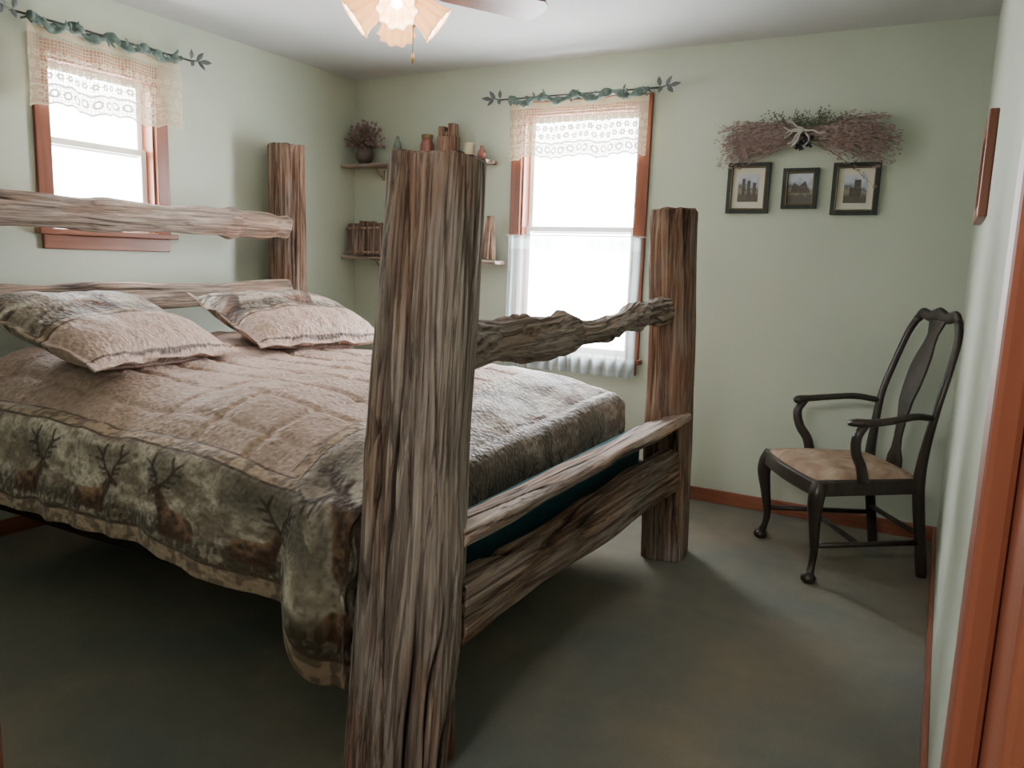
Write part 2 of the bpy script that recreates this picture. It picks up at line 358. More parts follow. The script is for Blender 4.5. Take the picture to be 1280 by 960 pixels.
X=np.minimum(X,lim+.01*np.sin(Z*40))
q1=(y0-PY);q2=PX-2.04
colr=tan_print(PX,PY)
sb=scene_print(PX,.31-q1,.155,.345,0,.30,.025,.26)
fs=scene_print(PY,.33-q2,.16,.36,4,1.85,.03,.3,.8)  # foot print colour darkened to hold the shade of its away-facing side
useS=q1>=q2*.75-.02
B1=band_print(PX,PY)
colr=np.where(((q1>0)&(q1<=.045)&useS)[...,None],B1,colr)
colr=np.where(((q1>.045)&(q1<=.315)&useS)[...,None],sb,colr)
colr=np.where(((q1>.315)&useS)[...,None],B1,colr)
f2=(~useS)&(q2>0)
colr=np.where((f2&(q2<=.045))[...,None],B1,colr);colr=np.where((f2&(q2>.045)&(q2<=.33))[...,None],fs,colr);colr=np.where((f2&(q2>.33)&(q2<.6))[...,None],scene_print(PY,.6-q2,.13,.3,2,1.4,dk=.75),colr);colr=np.where((f2&(q2>=.6))[...,None],B1,colr)  # lower foot print also darkened, shade put into its colour
for e_ in(0,.045,.315):
    colr=np.where(((np.abs(q1-e_)<.004)&useS)[...,None],L3(92,76,64),colr)
colr=np.where((f2&((np.abs(q2)<.004)|(np.abs(q2-.045)<.004)))[...,None],L3(92,76,64),colr)
top=((q1<0)&(q2<0))
Z=Z+np.where(top,-.010*np.exp(-((np.abs(((PY-y0)/.20)%1-.5)*.20/.014))**2)-.010*np.exp(-((np.abs(((PX)/.22)%1-.5)*.22/.014))**2),0)
na_,nb_=PX.shape
idx=np.arange(na_*nb_).reshape(na_,nb_)
F=np.stack([idx[:-1,:-1],idx[1:,:-1],idx[1:,1:],idx[:-1,1:]],-1).reshape(-1,4).tolist()
def cloth_mat(name):
    t=NT(name);at=t.n('ShaderNodeAttribute');at.attribute_name='Col';v=t.coord()
    n=t.noise(v,150,3,.6);vo=t.n('ShaderNodeTexVoronoi');vo.inputs['Scale'].default_value=60;t.l(t.coord((1,1,1)),vo.inputs['Vector'])
    w=t.noise(v,24,4,.6,1.2)
    c=t.mix(.2,at.outputs['Color'],t.ramp(n,[(.3,(.6,.6,.6,1)),(.65,(1,1,1,1))]),'MULTIPLY')
    h=t.math('ADD',t.math('MULTIPLY',vo.outputs['Distance'],.7),t.math('ADD',t.math('MULTIPLY',n,.2),t.math('MULTIPLY',w,.9)))
    t.bump(h,.6,.011);m=t.base(c,.62,.35)
    t.b.inputs['Sheen Weight'].default_value=.15;t.b.inputs['Sheen Roughness'].default_value=.4
    return m
m_cloth=cloth_mat('printed_quilt')
com=mk('elk_print_comforter',np.stack([X,Y,Z],-1).reshape(-1,3),F,m_cloth,None,True,{'Col':colr.reshape(-1,3)})
so=com.modifiers.new('s','SOLIDIFY');so.thickness=.016;so.offset=-1
def pillow(name,c,w,h,th,alpha,roll=0,yaw=0,seed=0):
    nu,nv=190,130;u=np.linspace(-1,1,nu)[:,None];v=np.linspace(-1,1,nv)[None,:]
    U=u+0*v;V=v+0*u
    fl=.93
    uu=np.clip(np.abs(U)/fl,0,1);vv=np.clip(np.abs(V)/fl,0,1)
    hgt=((1-uu**2.8)*(1-vv**2.6))**.55*th/2
    pin=1-.05*(1-np.abs(V)**2)*np.abs(U)**3; pin2=1-.07*(1-np.abs(U)**2)*np.abs(V)**3
    XX=U*w/2*pin;YY=V*h/2*pin2
    wr=(vn(XX*9+seed,YY*9,2)-.5)*.034*(hgt/th*2)+(vn(XX*25+seed,YY*20,4)-.5)*.010
    edge=(vn(XX*12+seed,YY*12,9)-.5)*.03*np.clip((np.maximum(np.abs(U),np.abs(V))-.85)/.15,0,1)
    vsl=[];cols=[]
    yy=YY+h/2;sp=.44
    pr=scene_print(XX+.5,(yy-h*sp),.20,.42,seed,.32+.12*seed,.02,.3,.9)
    c_=np.where((yy>h*sp)[...,None],pr,tan_print(XX,YY))
    c_=np.where(((yy>h*sp-.03)&(yy<h*sp))[...,None],band_print(XX,YY),c_)
    c_=np.where(((np.abs(yy-h*sp)<.005)|(np.abs(yy-h*sp+.03)<.004)|(np.abs(yy-h*.07)<.004))[...,None],L3(90,70,58),c_)
    c_=np.where(((yy>h*.94)|(np.abs(XX)>w/2*.94))[...,None]&(yy>h*sp)[...,None],band_print(XX,YY),c_)
    for s in(1,-1):
        zz=s*hgt+wr*s*.8+edge
        vsl.append(np.stack([XX,YY,zz+.002*s],-1).reshape(-1,3));cols.append(c_.reshape(-1,3))
    n=nu*nv;ix=np.arange(n).reshape(nu,nv)
    F=np.stack([ix[:-1,:-1],ix[1:,:-1],ix[1:,1:],ix[:-1,1:]],-1).reshape(-1,4)
    FF=F.tolist()+(F[:,::-1]+n).tolist()
    bd=list(ix[:,0])+list(ix[-1,1:])+list(ix[::-1,-1][1:])+list(ix[0,::-1][1:-1])
    for i in range(len(bd)):
        a,b=bd[i],bd[(i+1)%len(bd)];FF.append((b,a,a+n,b+n))
    ca,sa=math.cos(alpha),math.sin(alpha)
    R=Matrix(((0,-ca,sa),(1,0,0),(0,sa,ca))).to_4x4()
    mw=Matrix.Translation(c)@Matrix.Rotation(yaw,4,'Z')@Matrix.Rotation(roll,4,'X')@R
    return mk(name,np.vstack(vsl),FF,m_cloth,None,True,{'Col':np.vstack(cols)},mw)
pillow('pillow',(.77,1.90,.98),.84,.62,.20,math.radians(19),math.radians(-2),math.radians(15),1)
pillow('pillow',(.75,2.90,.965),.84,.60,.20,math.radians(19),math.radians(-2),math.radians(-6),2)
# ------------------------------------------------------------ curtains
def lace_mat():
    t=NT('crochet_lace');v=t.coord()
    sx=t.n('ShaderNodeSeparateXYZ');t.l(v,sx.inputs[0])
    def lines(o,p,wd):
        a=t.math('PINGPONG',t.math('ADD',o,10.),p/2);return t.math('LESS_THAN',a,wd)
    g=t.math('MAXIMUM',lines(sx.outputs[0],.014,.0016),lines(sx.outputs[2],.014,.0016))
    at=t.n('ShaderNodeAttribute');at.attribute_name='dens'
    al=t.math('MAXIMUM',t.math('MULTIPLY',g,.8),at.outputs['Fac'])
    al=t.math('MINIMUM',al,.97)
    df=t.n('ShaderNodeBsdfDiffuse');tl=t.n('ShaderNodeBsdfTranslucent');df.inputs[0].default_value=S(196,184,158);tl.inputs[0].default_value=S(178,164,136)
    m1=t.n('ShaderNodeMixShader');m1.inputs[0].default_value=.11;t.l(df.outputs[0],m1.inputs[1]);t.l(tl.outputs[0],m1.inputs[2])
    tp=t.n('ShaderNodeBsdfTransparent');m2=t.n('ShaderNodeMixShader');t.l(al,m2.inputs[0]);t.l(tp.outputs[0],m2.inputs[1]);t.l(m1.outputs[0],m2.inputs[2]);t.l(m2.outputs[0],t.out.inputs[0]);return t.m
def sheer_mat():
    t=NT('sheer_voile');df=t.n('ShaderNodeBsdfDiffuse');tl=t.n('ShaderNodeBsdfTranslucent');df.inputs[0].default_value=S(200,214,214);tl.inputs[0].default_value=S(190,210,212)
    m1=t.n('ShaderNodeMixShader');m1.inputs[0].default_value=.5;t.l(df.outputs[0],m1.inputs[1]);t.l(tl.outputs[0],m1.inputs[2])
    tp=t.n('ShaderNodeBsdfTransparent');m2=t.n('ShaderNodeMixShader');at=t.n('ShaderNodeAttribute');at.attribute_name='dens'
    t.l(at.outputs['Fac'],m2.inputs[0]);t.l(tp.outputs[0],m2.inputs[1]);t.l(m1.outputs[0],m2.inputs[2]);t.l(m2.outputs[0],t.out.inputs[0]);return t.m
m_lace=lace_mat();m_sheer=sheer_mat()
m_garl=simple('green_garland_cloth',S(104,120,114),.9,.1,.3,40,.3);m_leaf=simple('metal_leaf',S(86,92,92),.5,.4,.25,30);m_rod=simple('iron_rod',S(74,74,72),.5,.4)
def valance(name,M,w,h,seed):
    e=empty(name)
    nx,nz=300,130;u=np.linspace(0,1,nx)[:,None];v=np.linspace(0,1,nz)[None,:]
    Xv=u*w+0*v;hh=h*(1+.03*np.sin(u*w*22+seed))-.010*np.abs(np.sin(u*w*45));Zv=-v*hh
    Yv=.020*np.sin(u*w*34+.8*np.sin(u*9+seed))*(.5+.6*v)+.008*(vn(u*20,v*3,seed)-.5)
    z=v*h+0*u
    dens=.10+0*Xv
    dens=np.where((v+0*u)>.74,.42,dens);dens=np.where((v+0*u)<.10,.9,dens);dens=np.where((v+0*u)<.26,np.maximum(dens,.35),dens);dens=np.where(np.abs(v-.74+0*u)<.012,.95,dens);dens=np.where((v+0*u)>.975,.95,dens)
    for zr,off,sp_ in((.34,0,.042),(.48,.021,.042),(.62,0,.042)):
        cx=(Xv-off)/sp_;k=cx-np.round(cx);r=np.hypot(k*sp_,(z-zr*h));th=np.arctan2(z-zr*h,k*sp_)
        fl=(np.abs(r-.010)<.0055*(1+.5*np.cos(6*th)));dens=np.where(fl,.97,dens)
    cx=Xv/.05;k=cx-np.round(cx);r=np.hypot(k*.05,z-.86*h);dens=np.where(r<.010,.05,dens);dens=np.where(np.abs(r-.015)<.005,.97,dens)
    side=(Xv<.05)|(Xv>w-.13*(1 if seed==2 else .6));dens=np.where(side,np.maximum(dens,.62),dens)
    ix=np.arange(nx*nz).reshape(nx,nz);F=np.stack([ix[:-1,:-1],ix[1:,:-1],ix[1:,1:],ix[:-1,1:]],-1).reshape(-1,4).tolist()
    mk('lace_panel',np.stack([Xv,Yv+0*Xv,Zv],-1).reshape(-1,3),F,m_lace,e,True,{'dens':dens.reshape(-1)},M)
    q=MB();q.tube([(-.07,0,.03),(w+.07,0,.03)],.005,10)
    for xx in(.02,w-.02):q.tube([(xx,.0,.03),(xx,.075,.03)],.005,8)
    q.obj('rod',m_rod,e,mw=M)
    g=MB();R=random.Random(seed)
    pts=[];rad=[]
    n=150
    for i in range(n+1):
        t_=i/n;x=t_*w;sag=.014*math.cos(t_*math.pi*2*4)
        pts.append((x,-.016+.010*math.sin(t_*60),.012+sag));rad.append((.013+.004*math.sin(t_*75),.016+.007*math.sin(t_*55)+.004*R.random()))
    g.tube(pts,rad,10)
    g.obj('garland_wrap',m_garl,e,mw=M)
    g=MB()
    def leaf(p,d,L,wd):
        d=Vector(d).normalized();sd=d.cross(Vector((0,-1,.2)));sd.normalize();p=Vector(p);nrm=Vector((0,-1,0))
        vs=[]
        for a,b in [(0,0.05),(.25,.8),(.5,1),(.75,.65),(1,0.03)]:
            c=p+d*L*a+nrm*.004*math.sin(a*3);vs+=[c+sd*wd*b/2,c+nrm*.003,c-sd*wd*b/2]
        fs=[]
        for i in range(4):
            for j in(0,1):fs.append((i*3+j,i*3+j+1,i*3+j+4,i*3+j+3))
        g.add(vs,fs)
    for i in range(34):
        x=R.random()*w;a=R.uniform(-2.9,-.2) if R.random()<.5 else R.uniform(.2,2.9)
        leaf((x,-.03,.015+R.uniform(-.015,.015)),(math.cos(a),-.3,math.sin(a)*.7),R.uniform(.025,.042),R.uniform(.012,.018))
    g.obj('garland_leaves',m_garl,e,mw=M)
    g=MB()
    for sgn,xx in((-1,-.07),(1,w+.07)):
        base=Vector((xx,-.01,.03));g.tube([base,base+Vector((sgn*.06,0,.012))],[.005,.002],8)
        for a,l,o_ in((0.1,.07,.04),(.9,.06,.02),(-.8,.055,.03),(1.7,.05,-.01),(-2.0,.04,0.)):
            d=Vector((sgn*math.cos(a),-.2,math.sin(a)));leaf(base+Vector((sgn*o_,0,0.004)),d,l,.026)
    g.obj('leaf_finials',m_leaf,e,mw=M)
    return e
valance('lace_valance',Matrix.Translation((1.235,D-.085,2.195)),.855,.315,1)
valance('lace_valance',Matrix.Translation((.085,2.045,2.215))@Matrix.Rotation(math.pi/2,4,'Z'),.755,.33,2)
def cafe(name,xa,xb,ztop,zbot,side):
    nx,nz=200,80;u=np.linspace(0,1,nx)[:,None];v=np.linspace(0,1,nz)[None,:]
    Xv=xa+(xb-xa)*u+0*v;Zv=ztop+(zbot-ztop)*v+0*u;Yv=D-.075+.015*np.sin(u*(xb-xa)*95+np.sin(u*7))+.004*np.sin(v*8)+0*v
    ed=(u if side>0 else 1-u)
    dens=.10+.30*np.clip(1-ed*2.2,0,1)+0*Xv+.10*vn(Xv*40,Zv*4,3);dens=np.where((v<.10)&(v>.02)&(ed<.75),.6,dens)
    dens=np.maximum(dens,.75*sst(v+0*u,.80,.90));dens=np.where((v>.965)&(u>=0),.9,dens)
    ix=np.arange(nx*nz).reshape(nx,nz);F=np.stack([ix[:-1,:-1],ix[1:,:-1],ix[1:,1:],ix[:-1,1:]],-1).reshape(-1,4).tolist()
    return mk(name,np.stack([Xv,Yv,Zv],-1).reshape(-1,3),F,m_sheer,None,True,{'dens':dens.reshape(-1)})
cafe('cafe_curtain',1.25,1.66,1.44,.655,1);cafe('cafe_curtain',1.67,2.085,1.44,.655,-1)
q=MB();q.tube([(1.235,D-.075,1.445),(2.10,D-.075,1.445)],.003,8);q.tube([(1.24,D-.075,1.445),(1.24,D-.018,1.445)],.003,8);q.tube([(2.095,D-.075,1.445),(2.095,D-.018,1.445)],.003,8);q.obj('cafe_rod',m_vinyl)
# ------------------------------------------------------------ shelves
def shelf(name,z,x1):
    e=empty(name)
    log('plank',(0.015,D-.085,z),(x1,D-.085,z),.072,.012,e=5,na=70,nl=120,wob=.003,rid=.001,crack=.002,seed=int(z*10),mat=m_wood2,parent=e)
    q=MB()
    for x in(.25,x1-.2):
        q.tube(smooth_path([(x,D-.01,z-.07),(x,D-.04,z-.05),(x,D-.08,z-.016)],5),.005,8)
        q.box((x-.008,D-.010,z-.085),(x+.008,D,z-.018))
    q.obj('brackets',m_wood2,e,smooth=False);return e
SZ1,SZ2=1.872,1.278
shelf('corner_shelf',SZ1,1.12);shelf('corner_shelf',SZ2,1.20)
ZU=SZ1+.018;ZL=SZ2+.018
e=empty('potted_dried_flowers');px,py,pz=.16,D-.09,ZU
m_pot=simple('dark_ceramic',S(84,72,66),.35,.5);m_dried=simple('dried_flower',S(146,122,122),.95,.05,.4,60);m_stem=simple('dried_stem',S(100,92,76),.9,.1,.3,50)
q=MB();q.rev([(0,0),(.035,0),(.055,.03),(.06,.06),(.048,.09),(.04,.1),(.034,.098),(.03,.08),(0,.07)],(px,py,pz),24);q.obj('pot',m_pot,e)
q=MB();R=random.Random(5)
def tuft(q,c,r,R,m=0):
    c=Vector(c)
    for k in range(7):
        d=Vector((R.gauss(0,1),R.gauss(0,1),R.gauss(0,1))).normalized();a=d.orthogonal().normalized()*r*.45;b=d.cross(a)
        q.add([c+a,c+b,c-a,c-b,c+d*r],[(0,1,4),(1,2,4),(2,3,4),(3,0,4),(0,3,2,1)],m)
for i in range(240):
    a=R.uniform(0,6.28);el=R.uniform(.05,1.5);l=R.uniform(.07,.185);d=Vector((math.cos(a)*math.cos(el)*1.0,math.sin(a)*math.cos(el)*.45,math.sin(el)))
    b0=Vector((px,py,pz+.09));p=b0+d*l;p.x=max(p.x,.03);q.tube([b0,p],.0012,4,1);tuft(q,p,R.uniform(.009,.016),R)
q.obj('flowers',[m_dried,m_stem],e,smooth=False)
m_teal2=simple('teal_glaze',S(116,128,120),.5,.4);m_red=simple('red_glass',S(142,92,80),.3,.5);m_cream=simple('cream_candle',S(190,178,150),.5,.4)
q=MB();q.rev([(0,0),(.032,0),(.034,.03),(.02,.06),(.028,.09),(.022,.12),(.010,.14),(.012,.155),(0,.17)],(.42,D-.08,ZU),20);q.obj('teal_figurine',m_teal2)
q=MB();q.rev([(0,0),(.040,0),(.044,.02),(.044,.10),(.034,.12),(.034,.14),(.0,.14)],(.65,D-.08,ZU),22);q.rev([(.037,.0),(.037,.02),(0,.024)],(.65,D-.08,ZU+.14),22,1);q.obj('red_jar_candle',[m_red,m_gold])
q=MB();q.box((.755,D-.13,ZU),(.875,D-.05,ZU+.14));q.box((.76,D-.125,ZU+.14),(.80,D-.06,ZU+.20));q.box((.83,D-.125,ZU+.14),(.87,D-.06,ZU+.215));q.box((.805,D-.12,ZU+.14),(.825,D-.06,ZU+.17));q.obj('carved_wood_block',m_wood3,bevel=.006)
q=MB();q.rev([(0,0),(.03,0),(.032,.09),(.022,.10),(0,.10)],(.97,D-.09,ZU),18);q.obj('votive_candle',m_cream)
q=MB();q.rev([(0,0),(.026,0),(.028,.04),(.012,.06),(.01,.08),(0,.082)],(1.05,D-.08,ZU),18);q.obj('small_bottle',m_red)
e=empty('split_log_box')
for i,(xa,xw,hh) in enumerate(((.10,.05,.20),(.19,.045,.215),(.275,.042,.205))):
    log('slat_%d'%i,(xa,D-.085,ZL),(xa,D-.085,ZL+hh),xw,.055,e=4,na=60,nl=70,wob=.006,rid=.002,crack=.008,seed=20+i,mat=m_wood3,parent=e,cut=.004)
q=MB();q.tube([(.05,D-.14,ZL+.02),(.32,D-.14,ZL+.02)],.007,8);q.tube([(.05,D-.14,ZL+.17),(.32,D-.14,ZL+.18)],.007,8);q.obj('twigs',m_wood2,e)
log('driftwood_carving',(1.12,D-.09,ZL),(1.13,D-.09,ZL+.25),.036,.03,e=2.4,na=60,nl=90,wob=.012,rid=.003,crack=.008,seed=30,mat=m_wood3,taper=(1.1,.8))
log('driftwood_carving',(1.03,D-.09,ZL),(1.02,D-.09,ZL+.18),.028,.028,e=2.4,na=60,nl=70,wob=.012,rid=.003,crack=.008,seed=31,mat=m_wood2,taper=(1.1,.6))
# ------------------------------------------------------------ framed photos
t=NT('mat_board');m_matb=t.base(S(205,203,190),.8,.1)
def landscape(name,seed):
    t=NT(name);v=t.coord((1,1,1));sx=t.n('ShaderNodeSeparateXYZ');t.l(v,sx.inputs[0]);n=t.noise(v,26,5)
    h=t.math('ADD',t.math('MULTIPLY',sx.outputs[2],9.),t.math('MULTIPLY',t.math('SUBTRACT',n,.5),1.1))
    return t.base(t.ramp(t.math('ADD',h,.5),[(.1,S(92,88,80)),(.4,S(140,134,120)),(.52,S(96,102,110)),(.62,S(150,160,176)),(.9,S(186,192,204))]),.4,.4)
def framed(name,xc,zc,w,h,seed,kind):
    e=empty(name);M=Matrix.Translation((xc,D,zc))
    q=MB();b=.026
    def fr(x,z,bw,y0_,y1_,m):
        q.box((-x,y0_,-z),(-x+bw,y1_,z),m);q.box((x-bw,y0_,-z),(x,y1_,z),m);q.box((-x+bw,y0_,-z),(x-bw,y1_,-z+bw),m);q.box((-x+bw,y0_,z-bw),(x-bw,y1_,z),m)
    fr(w/2,h/2,b,-.024,-.001,0);fr(w/2-b*.8,h/2-b*.8,.004,-.026,-.02,1)
    q.obj('frame',[m_black,m_gold],e,False,.0015,mw=M)
    q=MB();q.box((-w/2+b,-.010,-h/2+b),(w/2-b,-.004,h/2-b));q.obj('mat',m_matb,e,False,mw=M)
    q=MB();iw,ih=(w-2*b)*.32,(h-2*b)*.34
    if kind=='small':iw,ih=(w-2*b)*.5,(h-2*b)*.5
    q.box((-iw,-.012,-ih),(iw,-.0105,ih));q.obj('print',landscape('print_%d'%seed,seed),e,False,mw=M)
    q=MB()
    if kind=='cols':
        for i,x in enumerate((-.6,-.1,.45)):q.box((x*iw,-.0135,-ih*.7),((x+.3)*iw,-.0121,ih*(.7-.15*i)))
    elif kind=='tower':
        q.box((-.5*iw,-.0135,-ih*.6),(.5*iw,-.0121,ih*.1));q.box((-.1*iw,-.0135,ih*.1),(.45*iw,-.0121,ih*.65))
    else:
        q.add([(-iw*.8,-.013,-ih*.3),(iw*.8,-.013,-ih*.3),(iw*.4,-.013,ih*.5),(-.1*iw,-.013,ih*.15),(-.5*iw,-.013,ih*.4)],[(0,1,2,3,4)])
    q.obj('print_motif',simple('print_dark_%d'%seed,S(92,86,80),.5,.3,.3,80),e,False,mw=M)
framed('framed_picture',2.63,1.705,.215,.255,1,'cols');framed('framed_picture',2.887,1.70,.172,.20,2,'small');framed('framed_picture',3.145,1.695,.215,.25,3,'tower')
e=empty('wall_mirror');q=MB();ya,yb,za,zb=2.78,3.25,1.47,1.785
q.box((W-.026,ya,za),(W,ya+.04,zb));q.box((W-.026,yb-.04,za),(W,yb,zb));q.box((W-.026,ya+.04,za),(W,yb-.04,za+.04));q.box((W-.026,ya+.04,zb-.04),(W,yb-.04,zb));q.obj('frame',m_trimz,e,False,.004)
q=MB();q.box((W-.012,ya+.04,za+.04),(W-.004,yb-.04,zb-.04));q.obj('panel',m_matb,e,False)
# ------------------------------------------------------------ dried swag
e=empty('dried_grass_swag');R=random.Random(11);cx,cz=2.895,1.965
m_g1=simple('dried_grass_mauve',S(146,128,122),.95,.05,.35,60);m_g2=simple('dried_greens',S(106,108,94),.95,.05,.3,60);m_g3=simple('grey_branch',S(170,168,162),.8,.2,.2,50)
q=MB()
for i in range(640):
    s=-1 if i%2 else 1;L=R.uniform(.18,.385);a=R.gauss(-.06,.15)
    b0=Vector((cx+R.uniform(-.05,.05),D-.03-R.random()*.03,cz+R.uniform(-.03,.025)))
    d=Vector((s*math.cos(a),-.12*R.random(),math.sin(a)+.10));droop=R.uniform(.25,.5)
    pts=[b0+d*L*k/6+Vector((0,0,-droop*(L*k/6)**2*1.3)) for k in range(7)]
    for p in pts:p.y=min(p.y,D-.012)
    q.tube(pts,[.0012]*5+[.0008,.0004],4,1 if i%4==0 else 0)
    for k in(3,4,5,6):
        for _ in range(4):
            p=pts[k]+Vector((R.gauss(0,.010),R.uniform(-.01,.004),R.gauss(0,.005)));p.y=min(p.y,D-.015)
            d2=(pts[k]-pts[k-1]).normalized();nn=Vector((0,-1,0)).cross(d2)*.0026;q.add([p-d2*.008,p+nn,p+d2*.010,p-nn],[(0,1,2,3)],0)
for i in range(150):
    a=R.uniform(0,math.pi);L=R.uniform(.05,.12);d=Vector((math.cos(a)*1.5,-.3*R.random(),math.sin(a)*.6)).normalized()
    b0=Vector((cx+R.uniform(-.14,.14),D-.04,cz+.0));pts=[b0+d*L*k/4 for k in range(5)]
    q.tube(pts,.0011,4,1)
    for k in(2,3,4):
        for _ in range(3):
            p=pts[k]+Vector((R.gauss(0,.008),-.003,R.gauss(0,.008)));d2=Vector((R.gauss(0,1),-.2,R.gauss(0,1))).normalized();nn=Vector((0,-1,0)).cross(d2)*.003;q.add([p-d2*.008,p+nn,p+d2*.01,p-nn],[(0,1,2,3)],1)
q.obj('grasses',[m_g1,m_g2],e,smooth=False)
q=MB()
for i in range(9):
    a=R.uniform(0,6.28);pts=[Vector((cx+.0,D-.075,cz+.01))]
    for k in range(6):
        a+=R.uniform(-.7,.7);pts.append(pts[-1]+Vector((math.cos(a)*.018,R.uniform(-.006,.006),math.sin(a)*.016)))
    q.tube(smooth_path(pts,3),.005,8)
q.obj('twisted_branch_bow',m_g3,e)
q=MB()
for i in range(22):tuft(q,(cx+R.uniform(-.04,.04),D-.06,cz-.03+R.uniform(-.05,.02)),.017,R)
q.obj('dark_pods',simple('dark_pods',S(60,56,66),.9,.1,.3),e,smooth=False)
# ------------------------------------------------------------ chair
ch=empty('queen_anne_armchair',(3.268,3.71,0),math.radians(122.3))
def cobj(q,name,mat,**k): return q.obj(name,mat,ch,**k)
for i,sx_ in enumerate((-1,1)):
    q=MB();x=sx_*.262;o=.235
    P=[(x*1.0,o,.43),(x+sx_*.012,o+.012,.385),(x+sx_*.016,o+.018,.33),(x+sx_*.004,o+.006,.23),(x-sx_*.006,o-.006,.13),(x-sx_*.002,o,.07),(x+sx_*.006,o+.010,.035)]
    r=[.030,.034,.031,.023,.017,.0145,.018]
    P2=smooth_path(P,6);q.tube(P2,interp(r,len(P2)),16)
    q.rev([(0,0),(.022,0),(.032,.012),(.032,.024),(.022,.038),(.012,.048)],(x+sx_*.008,o+.014,0),20);cobj(q,'front_leg_%d'%(i+1),m_dark)
    q=MB();xb=sx_*.205
    P=[(xb*1.0,-.285,.0),(xb,-.262,.15),(xb,-.235,.32),(xb,-.225,.44),(xb*1.02,-.235,.58),(xb*1.06,-.258,.74),(xb*1.0,-.300,.90),(xb*.90,-.335,1.03),(xb*.72,-.352,1.10)]
    P2=smooth_path(P,6);q.tube(P2,[(a,b) for a,b in zip(interp([.020,.021,.023,.024,.020,.018,.018,.019,.021],len(P2)),interp([.023,.023,.025,.025,.019,.015,.014,.014,.015],len(P2)))],12)
    cobj(q,'back_leg_stile_%d'%(i+1),m_dark)
    q=MB();P=[(xb*1.05,-.252,.70),(xb*1.22,-.15,.712),(xb*1.38,-.04,.700),(xb*1.42,.05,.690),(xb*1.36,.11,.688),(xb*1.24,.130,.682)]
    P2=smooth_path(P,6);q.tube(P2,[(a,b) for a,b in zip(interp([.015,.017,.020,.024,.028,.018],len(P2)),interp([.014,.015,.015,.016,.017,.013],len(P2)))],12)
    P=[(xb*1.40,.075,.685),(xb*1.40,.110,.63),(xb*1.33,.10,.56),(xb*1.25,.065,.50),(xb*1.24,.045,.43)]
    P2=smooth_path(P,6);q.tube(P2,interp([.016,.020,.021,.022,.024],len(P2)),12);cobj(q,'arm_%d'%(i+1),m_dark)
def prism(pts,z0,z1,q,m=0):
    n=len(pts);v=[(x,y,z0) for x,y in pts]+[(x,y,z1) for x,y in pts]
    q.add(v,[tuple(range(n))[::-1],tuple(range(n,2*n))]+[(i,(i+1)%n,n+(i+1)%n,n+i) for i in range(n)],m)
front=[(.28*c,.262+.022*math.cos(c*math.pi/2)) for c in np.linspace(-1,1,11)]
q=MB();prism([(-.215,-.235)]+[(.215,-.235)]+front[::-1],.370,.438,q);cobj(q,'seat_frame',m_dark,bevel=.008,smooth=False)
t=NT('suede_seat');v=t.coord();n=t.noise(v,9,6,.6,.8);n2=t.noise(v,60,3)
m_suede=t.base(t.ramp(n,[(.3,S(128,104,88)),(.5,S(158,134,116)),(.72,S(184,166,148))]),.9,.15);t.bump(n2,.3,.004)
nx,ny=40,40;vs=[];fs=[]
for i in range(nx):
    for j in range(ny):
        u=-1+2*i/(nx-1);v_=-1+2*j/(ny-1)
        w=.205+(.262-.205)*(v_+1)/2;y=-.215+(v_+1)/2*.465+.018*math.cos(u*math.pi/2)*(v_+1)/2
        z=.434+.040*((1-abs(u)**5)*(1-abs(v_)**5))**.5
        vs.append((u*w,y,z))
for i in range(nx-1):
    for j in range(ny-1):fs.append((i*ny+j,(i+1)*ny+j,(i+1)*ny+j+1,i*ny+j+1))
mk('seat_cushion',vs,fs,m_suede,ch)
q=MB();P=[(-.150,-.353,1.095),(-.12,-.357,1.12),(-.06,-.359,1.110),(0,-.360,1.123),(.06,-.359,1.110),(.12,-.357,1.12),(.150,-.353,1.095)]
P2=smooth_path(P,6);q.tube(P2,[(b,a) for a,b in zip(interp([.020,.026,.026,.032,.026,.026,.020],len(P2)),[.013]*len(P2))],12);cobj(q,'crest_rail',m_dark)
pr=[(0,.060),(.06,.055),(.12,.034),(.2,.026),(.3,.030),(.42,.046),(.55,.060),(.66,.064),(.76,.056),(.84,.040),(.9,.036),(.95,.048),(1,.062)]
zs=np.linspace(0,1,50);ws=np.interp(zs,[a for a,_ in pr],[b for _,b in pr]);q=MB();vs=[];fs=[]
for z_,w in zip(zs,ws):
    zz=.44+z_*.66;y=np.interp(zz,[.44,.58,.74,.9,1.03,1.10],[-.225,-.232,-.25,-.295,-.338,-.356])
    vs+=[(-w,y-.006,zz),(w,y-.006,zz),(w,y+.006,zz),(-w,y+.006,zz)]
for i in range(49):
    for k in range(4):fs.append((i*4+k,i*4+(k+1)%4,i*4+4+(k+1)%4,i*4+4+k))
fs+=[(3,2,1,0),(196,197,198,199)];q.add(vs,fs);cobj(q,'vase_splat',m_dark,bevel=.003,smooth=False,angle=60)
q=MB()
for sx_ in(-1,1):q.tube([(sx_*.258,.235,.155),(sx_*.235,.0,.155),(sx_*.206,-.258,.155)],.012,10)
q.tube([(-.236,.03,.155),(.236,.03,.155)],.012,10);q.tube([(-.205,-.25,.19),(.205,-.25,.19)],.012,10);cobj(q,'stretchers',m_dark)
